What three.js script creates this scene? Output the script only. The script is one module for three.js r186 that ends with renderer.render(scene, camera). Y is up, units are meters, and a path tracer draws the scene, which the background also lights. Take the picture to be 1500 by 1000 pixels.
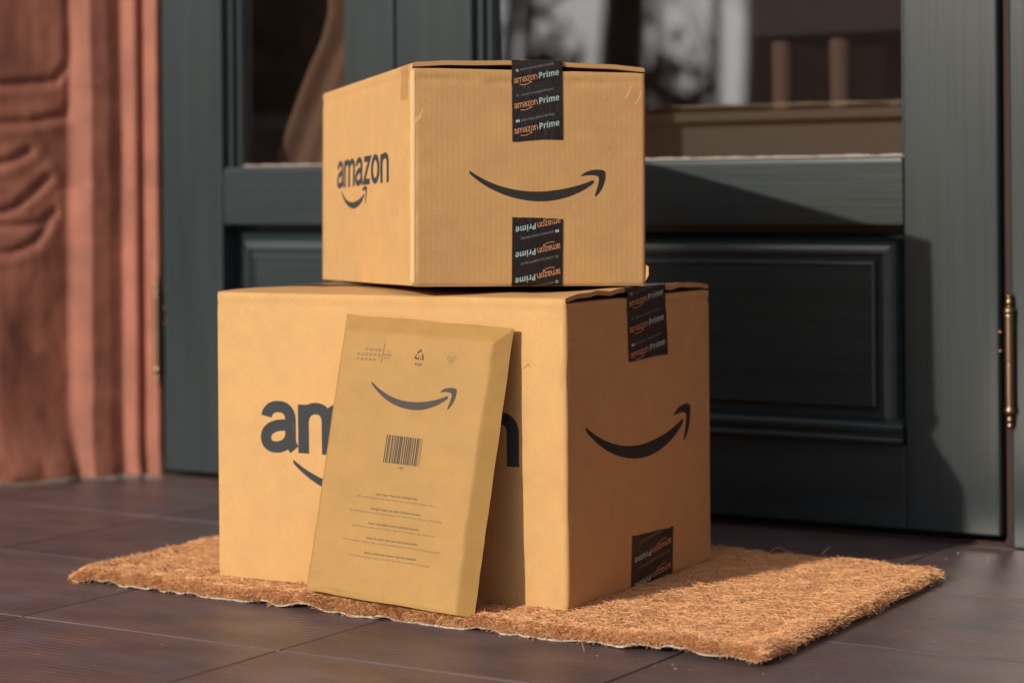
import * as THREE from 'three';
import { RoundedBoxGeometry } from 'three/addons/geometries/RoundedBoxGeometry.js';
import { mergeGeometries, toCreasedNormals } from 'three/addons/utils/BufferGeometryUtils.js';

// ───────────────────────── camera, sky, sun, exposure ─────────────────────────
// World: the doors stand in the plane z = 0, x runs along the wall, z points out towards the street.
const F = 3177.1, PPY = 281.87, EYE = new THREE.Vector3(0, 0.39, 2.2749), YAW = 0.5586, ROLL = -0.0079;
const scene = new THREE.Scene();
const camera = new THREE.PerspectiveCamera(2 * Math.atan(500 / F) * 180 / Math.PI, 1.5, 0.05, 400);
camera.position.copy(EYE);
camera.rotation.order = 'YXZ';
camera.rotation.set(0, YAW, ROLL);
camera.setViewOffset(1500, 1000, 0, 500 - PPY, 1500, 1000);   // shifted lens: verticals stay parallel
camera.focus = 1.97; camera.userData.fStop = 4.2;
camera.updateMatrixWorld(true);

const SKY_LEVEL = 1.0;
const SUN_AZ = 14.8 * Math.PI / 180, SUN_EL = 20.9 * Math.PI / 180;
const sunDir = new THREE.Vector3(-Math.sin(SUN_AZ) * Math.cos(SUN_EL), Math.sin(SUN_EL), Math.cos(SUN_AZ) * Math.cos(SUN_EL));
// hazy low-sun sky: pale horizon, dim blue zenith, a broad glow round the sun
const skyTex = (() => {
  const w = 1024, h = 512, d = new Float32Array(w * h * 4), v = new THREE.Vector3();
  for (let j = 0; j < h; j++) for (let i = 0; i < w; i++) {
    const az = ((i + 0.5) / w - 0.5) * 2 * Math.PI, el = ((j + 0.5) / h - 0.5) * Math.PI;
    v.set(Math.cos(el) * Math.cos(az), Math.sin(el), Math.cos(el) * Math.sin(az));
    const gam = Math.acos(Math.min(1, Math.max(-1, v.dot(sunDir)))) * 57.2958, e = Math.max(0, el * 57.2958);
    const k = Math.exp(-e / 16), glow = 4.2 * Math.exp(-gam / 13) + 0.42 * Math.exp(-gam / 42), o = (j * w + i) * 4, air = SKY_LEVEL;
    d[o] = air * (0.085 + 0.12 * k + 1.04 * glow); d[o + 1] = air * (0.12 + 0.105 * k + 0.97 * glow); d[o + 2] = air * (0.185 + 0.09 * k + 0.88 * glow); d[o + 3] = 1;
  }
  const t = new THREE.DataTexture(d, w, h, THREE.RGBAFormat, THREE.FloatType); t.mapping = THREE.EquirectangularReflectionMapping; t.magFilter = t.minFilter = THREE.LinearFilter; t.needsUpdate = true; return t;
})();
scene.background = skyTex; scene.environment = skyTex;
const sun = new THREE.DirectionalLight(0xffeedb, 3.95);
sun.name = 'sun'; sun.position.copy(sunDir).multiplyScalar(8).add(new THREE.Vector3(-1.2, 0, 0.3));
sun.target.position.set(-1.2, 0, 0.3); scene.add(sun, sun.target);
sun.castShadow = true; sun.shadow.mapSize.set(4096, 4096); sun.shadow.radius = 1.6;
Object.assign(sun.shadow.camera, { left: -4, right: 4, top: 4, bottom: -4, near: 0.5, far: 30 });
const renderer = new THREE.WebGLRenderer({ antialias: true });
renderer.toneMapping = THREE.LinearToneMapping;
renderer.toneMappingExposure = 1.0;
renderer.shadowMap.enabled = true;

// ───────────────────────── helpers ─────────────────────────
function rng(seed) { let s = seed | 0; return () => { s = (s + 0x6d2b79f5) | 0; let t = Math.imul(s ^ (s >>> 15), 1 | s); t = (t + Math.imul(t ^ (t >>> 7), 61 | t)) ^ t; return ((t ^ (t >>> 14)) >>> 0) / 4294967296; }; }
const hash2 = (x, y, s) => { let h = Math.imul(x | 0, 374761393) + Math.imul(y | 0, 668265263) + Math.imul(s | 0, 2147483647 ^ 0x5bd1e995); h = Math.imul(h ^ (h >>> 13), 1274126177); return ((h ^ (h >>> 16)) >>> 0) / 4294967296; };
const smooth = (t) => t * t * (3 - 2 * t), clamp = (v, a, b) => Math.min(b, Math.max(a, v)), lerp = (a, b, t) => a + (b - a) * t;
const sstep = (a, b, v) => smooth(clamp((v - a) / (b - a), 0, 1));
function vnoise(x, y, s = 0, px = 0, py = 0) {   // value noise, -1..1, optional period
  const xi = Math.floor(x), yi = Math.floor(y), fx = smooth(x - xi), fy = smooth(y - yi);
  const w = (a, p) => (p ? ((a % p) + p) % p : a), h = (a, b) => hash2(w(a, px), w(b, py), s);
  return 2 * lerp(lerp(h(xi, yi), h(xi + 1, yi), fx), lerp(h(xi, yi + 1), h(xi + 1, yi + 1), fx), fy) - 1;
}
const fbm = (x, y, s, o = 4, p = 0) => { let a = 0, k = 0.5, f = 1; for (let i = 0; i < o; i++) { a += k * vnoise(x * f, y * f, s + i, p * f, p * f); k *= 0.5; f *= 2; } return a; };
// a pixel of the photograph on the plane z = const (a distance read from what the thing touches)
function onZ(px, py, z) {
  const d = new THREE.Vector3((px - 750) / F, -(py - PPY) / F, -1).applyEuler(camera.rotation);
  return EYE.clone().addScaledVector(d, (z - EYE.z) / d.z);
}
const used = new Map();
const numbered = (n) => { const k = used.get(n) || 0; used.set(n, k + 1); return k ? n + '_' + String(k).padStart(3, '0') : n; };
function finish(o) { o.castShadow = o.receiveShadow = true; return o; }
function part(name, geo, mat, parent) { const m = finish(new THREE.Mesh(geo, mat)); m.name = name; parent.add(m); return m; }
function tag(o, label, category, group) { o.userData.label = label; o.userData.category = category; if (group) o.userData.group = group; return o; }
function thing(name, label, category, [x, y, z] = [0, 0, 0], group) { const g = new THREE.Group(); g.name = numbered(name); g.position.set(x, y, z); scene.add(g); return tag(g, label, category, group); }
function structure(name) { const g = new THREE.Group(); g.name = numbered(name); g.userData.kind = 'structure'; scene.add(g); return g; }

function canvasOf(w, h) { const c = document.createElement('canvas'); c.width = Math.round(w); c.height = Math.round(h); return c; }
function pixelCanvas(w, h, fn) {   // fn(x, y) -> [r, g, b] 0..255
  const c = canvasOf(w, h), x = c.getContext('2d'), im = x.createImageData(c.width, c.height), d = im.data;
  for (let j = 0, o = 0; j < c.height; j++) for (let i = 0; i < c.width; i++, o += 4) { const p = fn(i, j); d[o] = p[0]; d[o + 1] = p[1]; d[o + 2] = p[2]; d[o + 3] = 255; }
  x.putImageData(im, 0, 0); return c;
}
function texOf(c, srgb = true, repeat = false) {
  const t = new THREE.CanvasTexture(c); if (srgb) t.colorSpace = THREE.SRGBColorSpace;
  if (repeat) t.wrapS = t.wrapT = THREE.RepeatWrapping; t.magFilter = THREE.LinearFilter; t.anisotropy = 8; return t;
}
const at = (t, rx, ry = rx) => { const c = t.clone(); c.repeat.set(rx, ry); c.wrapS = c.wrapT = THREE.RepeatWrapping; return c; };
const S = (v) => Math.round(255 * (v <= 0.0031308 ? 12.92 * v : 1.055 * Math.pow(v, 1 / 2.4) - 0.055));   // linear -> sRGB byte

function boxUV(geo, sx = 1, sy = 1) {   // uv in metres by dominant axis
  const g = geo.index ? geo.toNonIndexed() : geo, p = g.attributes.position, uv = new Float32Array(p.count * 2);
  const a = new THREE.Vector3(), b = new THREE.Vector3(), c = new THREE.Vector3();
  for (let i = 0; i < p.count; i += 3) {
    a.fromBufferAttribute(p, i); b.fromBufferAttribute(p, i + 1); c.fromBufferAttribute(p, i + 2);
    const n = b.clone().sub(a).cross(c.clone().sub(a)), ax = Math.abs(n.x), ay = Math.abs(n.y), az = Math.abs(n.z);
    for (let k = 0; k < 3; k++) {
      const x = p.getX(i + k), y = p.getY(i + k), z = p.getZ(i + k);
      const [u, v] = az >= ax && az >= ay ? [x, y] : ax >= ay ? [z, y] : [x, z];
      uv[2 * (i + k)] = u * sx; uv[2 * (i + k) + 1] = v * sy;
    }
  }
  g.setAttribute('uv', new THREE.BufferAttribute(uv, 2)); return g;
}
function slab(x0, x1, y0, y1, z0, z1, r = 0.002, seg = 1) {   // a box between two corners with rounded edges
  const w = x1 - x0, h = y1 - y0, d = z1 - z0;
  const g = new RoundedBoxGeometry(w, h, d, seg, Math.min(r, w / 2.1, h / 2.1, d / 2.1));
  g.translate((x0 + x1) / 2, (y0 + y1) / 2, (z0 + z1) / 2); return boxUV(g);
}
function grid(nu, nv, fn, uvf) {   // fn(u, v) -> [x, y, z], u, v in 0..1
  const pos = [], uv = [], idx = [];
  for (let j = 0; j <= nv; j++) for (let i = 0; i <= nu; i++) { const u = i / nu, v = j / nv; pos.push(...fn(u, v)); uv.push(...(uvf ? uvf(u, v) : [u, v])); }
  for (let j = 0; j < nv; j++) for (let i = 0; i < nu; i++) { const a = j * (nu + 1) + i, b = a + 1, c = a + nu + 1, d = c + 1; idx.push(a, b, d, a, d, c); }
  const g = new THREE.BufferGeometry();
  g.setAttribute('position', new THREE.Float32BufferAttribute(pos, 3)); g.setAttribute('uv', new THREE.Float32BufferAttribute(uv, 2));
  g.setIndex(idx); g.computeVertexNormals(); return g;
}

// ───────────────────────── surface textures ─────────────────────────
const T0 = 512;
const woodBump = texOf(pixelCanvas(T0, T0, (i, j) => {   // brushed paint over long grain (grain along v)
  const g = fbm(i / 7, j / 128, 11, 3, 0) * 0.5 + vnoise(i / 2.1, j / 90, 5) * 0.45 + vnoise(i / 1.2, j / 30, 6) * 0.2 + fbm(i / 90, j / 220, 7, 2) * 0.4;
  const v = clamp(128 + 80 * g, 0, 255); return [v, v, v];
}), false, true);
const woodTint = texOf(pixelCanvas(T0, T0, (i, j) => {
  const g = fbm(i / 40, j / 160, 21, 4) * 0.7 + vnoise(i / 2.5, j / 110, 23) * 0.35 + vnoise(i / 9, j / 200, 24) * 0.25; const k = 1 + 0.16 * g, warm = 0.05 * fbm(i / 70, j / 70, 29, 3);
  return [clamp(236 * (k + warm), 0, 255), clamp(236 * k, 0, 255), clamp(236 * (k - warm), 0, 255)];
}), true, true);
const paint = (grainAcross) => {
  const m = new THREE.MeshPhysicalMaterial({ color: new THREE.Color().setRGB(0.0235, 0.0365, 0.041), roughness: 0.27, ior: 1.5, clearcoat: 0.45, clearcoatRoughness: 0.18 });
  const b = at(woodBump, 3, 1.6), t = at(woodTint, 2.2, 1.2);
  if (grainAcross) { b.rotation = t.rotation = Math.PI / 2; }
  m.bumpMap = b; m.bumpScale = 0.00022; m.map = t; return m;
};
const paintUp = paint(false), paintAcross = paint(true);
paintUp.name = 'dark green-grey door paint'; paintAcross.name = 'dark green-grey door paint, rails';
const puttyMat = new THREE.MeshStandardMaterial({ color: new THREE.Color().setRGB(0.33, 0.28, 0.25), roughness: 0.85 });
const brass = new THREE.MeshStandardMaterial({ color: new THREE.Color().setRGB(0.27, 0.18, 0.115), metalness: 1, roughness: 0.38 });
const brassDull = new THREE.MeshStandardMaterial({ color: new THREE.Color().setRGB(0.3, 0.24, 0.17), metalness: 1, roughness: 0.45 });
const rustBrown = new THREE.MeshStandardMaterial({ color: new THREE.Color().setRGB(0.028, 0.012, 0.009), roughness: 0.8 });
const darkRoom = new THREE.MeshStandardMaterial({ color: new THREE.Color().setRGB(0.34, 0.25, 0.18), roughness: 0.95 });
const glassMat = new THREE.MeshPhysicalMaterial({ color: 0xffffff, roughness: 0.02, metalness: 0, transmission: 1, thickness: 0, ior: 3.1 });   // coated double glazing mirrors more than one bare pane

const plasterTint = texOf(pixelCanvas(T0, T0, (i, j) => {
  const g = fbm(i / 60, j / 60, 31, 5) * 0.8 + vnoise(i / 3, j / 3, 35) * 0.1, w = sstep(0.28, 0.6, fbm(i / 34, j / 46, 41, 4));
  const k = 1 + 0.2 * g; return [clamp(222 * k + 20 * w, 0, 255), clamp(222 * k + 30 * w, 0, 255), clamp(222 * k + 34 * w, 0, 255)];
}), true, true);
const plasterBump = texOf(pixelCanvas(T0, T0, (i, j) => { const v = clamp(128 + 90 * fbm(i / 22, j / 22, 51, 5) + 18 * vnoise(i / 1.6, j / 1.6, 57), 0, 255); return [v, v, v]; }), false, true);
const plaster = new THREE.MeshStandardMaterial({ color: new THREE.Color().setRGB(0.385, 0.142, 0.092), roughness: 0.72, map: at(plasterTint, 2.5), bumpMap: at(plasterBump, 4), bumpScale: 0.0004 });
const mortarMat = new THREE.MeshStandardMaterial({ color: new THREE.Color().setRGB(0.3, 0.26, 0.22), roughness: 0.95, bumpMap: at(plasterBump, 12), bumpScale: 0.002 });

// ───────────────────────── floor: ribbed tiles on a bed of grout ─────────────────────────
const TX = 0.303, TZ = 0.2677, TX0 = -1.4584, TZ0 = 0.0050;
const tileMaps = [0, 1, 2, 3].map((k) => {
  const n = 640, R = rng(900 + k), specks = []; for (let q = 0; q < 46; q++) specks.push([R() * n, R() * n, 0.5 + R() * 1.1, R()]);
  const c = pixelCanvas(n, n, (i, j) => {
    const wear = fbm(i / 120 + 9 * k, j / 70 + 4 * k, 61 + k, 4), st = vnoise(i / 60, j / 2.4, 65 + k), fine = vnoise(i / 2, j / 2, 66 + k);
    const kk = 1 + 0.2 * wear + 0.035 * st + 0.04 * fine, red = 1 + 0.1 * fbm(i / 90, j / 90, 71 + k, 3);
    return [clamp(103 * kk * red, 0, 255), clamp(88 * kk, 0, 255), clamp(88 * kk / red, 0, 255)];
  });
  const x = c.getContext('2d'); for (const [a, b, r, o] of specks) { x.fillStyle = `rgba(190,178,165,${0.25 + 0.5 * o})`; x.beginPath(); x.arc(a, b, r, 0, 7); x.fill(); }
  for (let q = 0; q < 10; q++) { x.strokeStyle = `rgba(170,155,145,${0.1 + 0.15 * R()})`; x.lineWidth = 0.8; x.beginPath(); const a = R() * n, b = R() * n; x.moveTo(a, b); x.lineTo(a + 60 * (R() - 0.5), b + 14 * (R() - 0.5)); x.stroke(); }
  return texOf(c);
});
const ribMaps = [0, 1].map((k) => texOf(pixelCanvas(512, 768, (i, j) => {   // ribs run along the tile's length, worn flat in patches
  const m = 0.3 + 0.7 * sstep(-0.25, 0.3, fbm(i / 150 + 7 * k, j / 210 + 3, 81 + k, 3));
  const rib = 0.5 + 0.5 * Math.sin((j / 768) * 29 * 2 * Math.PI + 0.5 * vnoise(i / 140, j / 60, 83));
  const v = clamp(110 + 70 * m * (rib - 0.5) + 10 * fbm(i / 30, j / 6, 85 + k, 3) + 14 * vnoise(i / 1.5, j / 1.5, 88), 0, 255); return [v, v, v];
}), false));
const tileMats = []; for (let k = 0; k < 4; k++) for (let r = 0; r < 2; r++)
  tileMats.push(new THREE.MeshStandardMaterial({ map: tileMaps[k], bumpMap: ribMaps[r], bumpScale: 0.0019, roughness: 0.43, color: new THREE.Color().setRGB(0.64 + 0.06 * k, 0.65 + 0.055 * k, 0.68 + 0.055 * k) }));
const tileGeo = (() => {
  const g = slab(-TX / 2 + 0.0011, TX / 2 - 0.0011, -0.012, 0, -TZ / 2 + 0.0011, TZ / 2 - 0.0011, 0.0012, 1), p = g.attributes.position, uv = g.attributes.uv;
  for (let i = 0; i < p.count; i++) uv.setXY(i, p.getX(i) / TX + 0.5, p.getZ(i) / TZ + 0.5);
  return g;
})();
const floor = structure('floor');
const groutMat = new THREE.MeshStandardMaterial({ color: new THREE.Color().setRGB(0.14, 0.115, 0.098), roughness: 0.95 });
{
  const R = rng(77);
  for (let i = -8; i < 8; i++) for (let k = -1; k < 10; k++) {
    const x = TX0 + (i + 0.5) * TX, z = TZ0 + (k + 0.5) * TZ; if (k < 0 && (x < -2.0 || x > -0.75)) continue;
    const t = part('tile', tileGeo, tileMats[Math.floor(R() * 8)], floor);
    t.position.set(x, (R() - 0.5) * 0.0008, z); t.rotation.set((R() - 0.5) * 0.0016, R() < 0.5 ? Math.PI : 0, (R() - 0.5) * 0.0016);
  }
  const bed = part('grout_bed', slab(TX0 - 8 * TX, TX0 + 8 * TX, -0.05, -0.0012, -0.26, TZ0 + 10 * TZ, 0.001), groutMat, floor);
  bed.userData.label = 'pale brown grout between the floor tiles';
}
const streetMat = new THREE.MeshStandardMaterial({ color: new THREE.Color().setRGB(0.12, 0.1, 0.085), roughness: 0.9, map: at(plasterTint, 0.5), bumpMap: at(plasterBump, 0.8), bumpScale: 0.01 });
{ const g = new THREE.PlaneGeometry(260, 260); g.rotateX(-Math.PI / 2); const uv = g.attributes.uv; for (let i = 0; i < uv.count; i++) uv.setXY(i, uv.getX(i) * 260, uv.getY(i) * 260);
  const m = finish(new THREE.Mesh(g, streetMat)); m.name = 'ground'; m.position.y = -0.06; m.userData.kind = 'structure'; scene.add(m); }

// ───────────────────────── building front round the doorway ─────────────────────────
{
  const b = thing('building_front', 'terracotta plaster wall of the building above and beside the grey doors', 'building', [0, 0, 0]);
  part('wall', slab(-6.5, -2.45, -0.06, 4.6, -0.5, 0.24, 0.01), plaster, b);
  part('wall', slab(-0.66, 3.2, -0.06, 4.6, -0.5, 0.02, 0.01), plaster, b);
  part('lintel', slab(-2.449, -0.661, 2.16, 4.6, -0.5, 0.015, 0.01), plaster, b);
}
// carved pilaster at the hinge side of the narrow leaf: stepped mouldings, then a lumpy carved mass
{
  const prof = [[-1.993, -0.075], [-1.9965, -0.05], [-1.998, -0.004], [-2.0005, 0], [-2.0205, 0.001], [-2.0235, -0.001], [-2.0255, -0.009], [-2.0285, -0.009], [-2.0298, 0.005], [-2.0325, 0.0085], [-2.0495, 0.009], [-2.0545, 0.011],
    [-2.061, 0.030], [-2.0705, 0.046], [-2.0735, 0.0515], [-2.088, 0.055], [-2.104, 0.056], [-2.1105, 0.060], [-2.117, 0.074], [-2.1265, 0.094], [-2.1385, 0.117], [-2.152, 0.145], [-2.176, 0.185], [-2.215, 0.225], [-2.27, 0.258], [-2.34, 0.278], [-2.45, 0.285], [-2.62, 0.28], [-2.62, 0.2]];
  const dense = []; for (let i = 0; i < prof.length - 1; i++) { const [x0, z0] = prof[i], [x1, z1] = prof[i + 1], n = Math.max(1, Math.round(Math.hypot(x1 - x0, z1 - z0) / 0.003)); for (let k = 0; k < n; k++) dense.push([lerp(x0, x1, k / n), lerp(z0, z1, k / n)]); } dense.push(prof[prof.length - 1]);
  const acc = [0]; for (let i = 1; i < dense.length; i++) acc.push(acc[i - 1] + Math.hypot(dense[i][0] - dense[i - 1][0], dense[i][1] - dense[i - 1][1]));
  // creases carved into the mass: polylines of (distance from the strip edge, height)
  const sAt = (x) => { let b = 0; for (let i = 0; i < dense.length; i++) if (dense[i][0] > x) b = i; return acc[b]; };
  const s0 = sAt(-2.1105);
  const cuts = [[[0.0, 0.57], [0.02, 0.548], [0.05, 0.545], [0.10, 0.541], [0.2, 0.535]], [[0.055, 0.452], [0.075, 0.440], [0.1, 0.433], [0.16, 0.432]], [[0.03, 0.415], [0.05, 0.395], [0.075, 0.374], [0.1, 0.366], [0.16, 0.364]],
    [[0.02, 0.368], [0.04, 0.352], [0.07, 0.349], [0.12, 0.352], [0.2, 0.356]], [[0.03, 0.352], [0.05, 0.325], [0.08, 0.313], [0.12, 0.310], [0.2, 0.312]], [[0.01, 0.5], [0.06, 0.49], [0.2, 0.488]], [[-0.005, 0.9], [-0.004, 0.52], [0.004, 0.50]]];
  const cut = (s, y) => { let d = 9; for (const c of cuts) for (let i = 0; i < c.length - 1; i++) { const [ax, ay] = c[i], [bx, by] = c[i + 1], t = clamp(((s - ax) * (bx - ax) + (y - ay) * (by - ay)) / ((bx - ax) ** 2 + (by - ay) ** 2), 0, 1); d = Math.min(d, Math.hypot(s - ax - t * (bx - ax), y - ay - t * (by - ay))); } return d; };
  const ys = []; for (let y = -0.01; y < 0.75; y += 0.004) ys.push(y); for (let y = 0.75; y <= 4.6; y += 0.05) ys.push(y);
  const nv = ys.length - 1, nu = dense.length - 1, L = acc[nu];
  const g = grid(nu, nv, (u, v) => {
    const i = Math.round(u * nu), y = ys[Math.round(v * nv)], [x, z] = dense[i], s = acc[i] - s0;
    const carve = sstep(-0.03, 0.02, s), wob = sstep(-0.1, -0.055, s);
    let dx = 0.0006 * fbm(s * 30, y * 24, 101, 3), dz = 0.0006 * fbm(s * 30 + 9, y * 24, 102, 3);
    dx += wob * (0.005 * fbm(y * 7, 0.3, 103, 2) + 0.0012 * fbm(y * 26, s * 18, 104, 2)); dz += wob * 0.005 * fbm(y * 11, s * 14, 105, 3);
    const lump = 0.013 * fbm(s * 10 + 3, y * 5, 106, 2) + 0.0016 * fbm(s * 40, y * 22, 108, 2), d = s > -0.01 ? cut(s, y) : 9;
    const groove = -0.004 * Math.exp(-((d / 0.0055) ** 2)) + 0.0015 * Math.exp(-(((d - 0.013) / 0.009) ** 2)) * (d < 5 ? 1 : 0);
    const out = carve * (lump + groove), foot = 0.022 * carve * (1 - sstep(0.0, 0.09, y)) + 0.004 * (1 - sstep(0, 0.05, y)) * (1 + fbm(s * 40, y * 40, 109, 2));
    return [x + dx + 0.72 * out + foot * 0.9, y, z + dz + 0.68 * out + foot * 0.3];
  }, (u, v) => [acc[Math.round(u * nu)], ys[Math.round(v * nv)]]);
  const pil = thing('carved_pilaster', 'terracotta painted pilaster with stepped mouldings and carved folds beside the door', 'pilaster');
  part('moulded_shaft', g, plaster, pil).material.side = THREE.DoubleSide;
  // ragged mortar joint along the foot
  const pts = []; for (let i = 0; i < dense.length; i += 4) { const s = acc[i] - s0, c = sstep(-0.03, 0.02, s); pts.push(new THREE.Vector3(dense[i][0] + 0.0225 * c + 0.005 + 0.003 * vnoise(i / 5, 0, 3), 0.001 + 0.002 * vnoise(i / 6, 2, 4), dense[i][1] + 0.007 * c + 0.005)); }
  part('mortar_joint', new THREE.TubeGeometry(new THREE.CatmullRomCurve3(pts), 160, 0.0042, 6), mortarMat, pil);
}

// ───────────────────────── doors ─────────────────────────
function ring(x0, x1, y0, y1, steps) {   // mitred rings: steps = [inset, z]
  const pos = [], uv = [];
  const quad = (a, b, c, d) => { for (const p of [a, b, c, a, c, d]) { pos.push(...p); uv.push(p[0], p[1]); } };
  for (let i = 0; i < steps.length - 1; i++) {
    const [p, z] = steps[i], [q, w] = steps[i + 1], A = [x0 + p, x1 - p, y0 + p, y1 - p], B = [x0 + q, x1 - q, y0 + q, y1 - q];
    quad([A[0], A[2], z], [A[1], A[2], z], [B[1], B[2], w], [B[0], B[2], w]); quad([A[1], A[2], z], [A[1], A[3], z], [B[1], B[3], w], [B[1], B[2], w]);
    quad([A[1], A[3], z], [A[0], A[3], z], [B[0], B[3], w], [B[1], B[3], w]); quad([A[0], A[3], z], [A[0], A[2], z], [B[0], B[2], w], [B[0], B[3], w]);
  }
  const [q, w] = steps[steps.length - 1]; quad([x0 + q, y0 + q, w], [x1 - q, y0 + q, w], [x1 - q, y1 - q, w], [x0 + q, y1 - q, w]);
  const g = new THREE.BufferGeometry(); g.setAttribute('position', new THREE.Float32BufferAttribute(pos, 3)); g.setAttribute('uv', new THREE.Float32BufferAttribute(uv, 2)); g.computeVertexNormals(); return g;
}
const TOP = 2.1, RAIL0 = 0.3496, RAIL1 = 0.4274, BOT = 0.012, PAN0 = 0.1305;
function hinge(parent, x, z, y0, y1, side) {
  const h = y1 - y0, pts = [], P = (r, t) => pts.push(new THREE.Vector2(r, y0 + t * h));
  for (const [r, t] of [[0.0001, 0], [0.0022, 0.004], [0.0034, 0.018], [0.0036, 0.028], [0.0026, 0.042], [0.0022, 0.05], [0.0036, 0.058], [0.0041, 0.07], [0.0034, 0.083], [0.0024, 0.092], [0.0034, 0.1], [0.0056, 0.115], [0.0062, 0.132], [0.0058, 0.15], [0.0047, 0.16], [0.0049, 0.165], [0.0049, 0.478], [0.0042, 0.482], [0.0042, 0.488], [0.0051, 0.492], [0.0051, 0.82], [0.0058, 0.824], [0.0058, 0.836], [0.0049, 0.84], [0.0056, 0.85], [0.0062, 0.868], [0.0056, 0.886], [0.0034, 0.9], [0.0024, 0.908], [0.0036, 0.92], [0.0042, 0.935], [0.0032, 0.952], [0.0026, 0.96], [0.0036, 0.975], [0.0033, 0.988], [0.0001, 1]]) P(r, t);
  const g = new THREE.LatheGeometry(pts, 20); g.translate(x, 0, z);
  const hg = part('hinge', g, brass, parent); hg.userData.label = 'brass barrel hinge with turned finials';
  for (const y of [y0 + h * 0.57, y0 + h * 0.71]) { const s = new THREE.SphereGeometry(0.0026, 12, 8); s.translate(x + side * 0.0115, y, z - 0.004); part('screw_head', s, brass, hg); }
  part('hinge_leaf', slab(x - 0.0035, x + 0.0035, y0 + h * 0.17, y1 - h * 0.17, z - 0.022, z - 0.002, 0.0005), brassDull, hg);
}
function doorLeaf(name, label, X0, X1, sl, sr, hingeX, hingeSide) {   // sl, sr: widths of the stiles
  const d = thing(name, label, 'door', [X0, 0, 0]), o = X0; const W = X1 - X0, a = sl, b = W - sr, Z = -0.045;
  part('stile', slab(0, a, BOT, TOP, Z, 0, 0.003, 2), paintUp, d); part('stile', slab(b, W, BOT, TOP, Z, 0, 0.003, 2), paintUp, d);
  const j = 0.0006;   // hairline joint between rail and stile
  part('lock_rail', slab(a + j, b - j, RAIL0, RAIL1 - 0.004, Z, -0.0008, 0.0022, 2), paintAcross, d);
  part('bottom_rail', slab(a + j, b - j, BOT, 0.106, Z, -0.0012, 0.0022, 2), paintAcross, d);
  part('top_rail', slab(a + j, b - j, TOP - 0.1, TOP - 0.001, Z, -0.0008, 0.0022, 2), paintAcross, d);
  // raised panel in its groove
  part('raised_panel', ring(a - 0.004, b + 0.004, 0.100, RAIL0 + 0.004, [[0, -0.036], [0.0125, -0.036], [0.0135, -0.034], [0.0155, -0.0295], [0.0185, -0.025], [0.0225, -0.0213], [0.027, -0.0187], [0.0315, -0.0172], [0.0355, -0.0164], [0.0365, -0.0168], [0.0372, -0.0205], [0.0425, -0.0205], [0.0432, -0.0155], [0.0442, -0.0135], [0.0456, -0.0124], [0.0474, -0.0119], [0.0482, -0.0122], [0.0488, -0.0145]]), paintAcross, d);
  // twin bead along the top of the bottom rail
  const sh = new THREE.Shape(); sh.moveTo(-0.034, 0.1055); sh.lineTo(0.004, 0.1055); sh.absarc(0.004, 0.110, 0.0045, -Math.PI / 2, Math.PI / 2, false); sh.lineTo(0.002, 0.1155); sh.lineTo(0.002, 0.118); sh.absarc(0.001, 0.1235, 0.0062, -Math.PI / 2, Math.PI / 2, false); sh.lineTo(-0.034, 0.137); sh.closePath();
  const bead = new THREE.ExtrudeGeometry(sh, { depth: b - a - 0.002, bevelEnabled: false, curveSegments: 8 }); bead.rotateY(-Math.PI / 2); bead.translate(0, 0, 0);
  { const p = bead.attributes.position; for (let i = 0; i < p.count; i++) { const x = p.getX(i), y = p.getY(i), z = p.getZ(i); p.setXYZ(i, b - 0.001 + x, y, z); } bead.computeVertexNormals(); }
  part('bead_moulding', toCreasedNormals(boxUV(bead), 0.6), paintAcross, d);
  // glazing: stepped beads, putty, pane
  const gx0 = a + 0.0165, gx1 = b - 0.004, gy0 = RAIL1, gy1 = TOP - 0.1;
  part('glazing_bead', slab(a - 0.001, a + 0.009, gy0 - 0.004, gy1, -0.030, -0.0125, 0.002, 2), paintUp, d);
  part('glazing_bead', slab(a + 0.0085, a + 0.0165, gy0 - 0.004, gy1, -0.036, -0.0215, 0.002, 2), paintUp, d);
  part('glazing_bead', slab(b - 0.006, b + 0.001, gy0 - 0.004, gy1, -0.036, -0.010, 0.002, 2), paintUp, d);
  part('glazing_ledge', slab(a + j, b - j, RAIL1 - 0.009, RAIL1, Z + 0.002, -0.0015, 0.0055, 3), paintAcross, d);
  const R = rng(Math.round(X0 * -1000)), pp = [];
  for (let x = gx0; x < gx1; x += 0.011) pp.push(slab(x, Math.min(gx1, x + 0.0112), RAIL1 - 0.0005, RAIL1 + 0.0016 + 0.0018 * R(), -0.032, -0.0275 + 0.002 * R(), 0.0004));
  for (let y = gy0; y < gy1; y += 0.017) pp.push(slab(b - 0.0085 - 0.0012 * R(), b - 0.0056, y, y + 0.0172, -0.034, -0.0285, 0.0004));
  part('putty_line', mergeGeometries(pp), puttyMat, d).userData.label = 'pale ragged putty line along the pane';
  const pg = new THREE.PlaneGeometry(b - a, gy1 - gy0 + 0.02); pg.translate((a + b) / 2, (gy0 + gy1) / 2, -0.0335); part('glass_pane', pg, glassMat, d);
  hinge(d, hingeX - o, 0.0055, 0.1302, 0.2772, hingeSide);
  return d;
}
doorLeaf('door_leaf', 'narrow dark green-grey door leaf beside the carved pilaster', -1.990, -1.5995, 0.106, 0.079, -1.9955, 1);
doorLeaf('door_leaf', 'wide dark green-grey door leaf behind the boxes', -1.5965, -0.7995, 0.116, 0.1088, -0.7862, -1);
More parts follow.
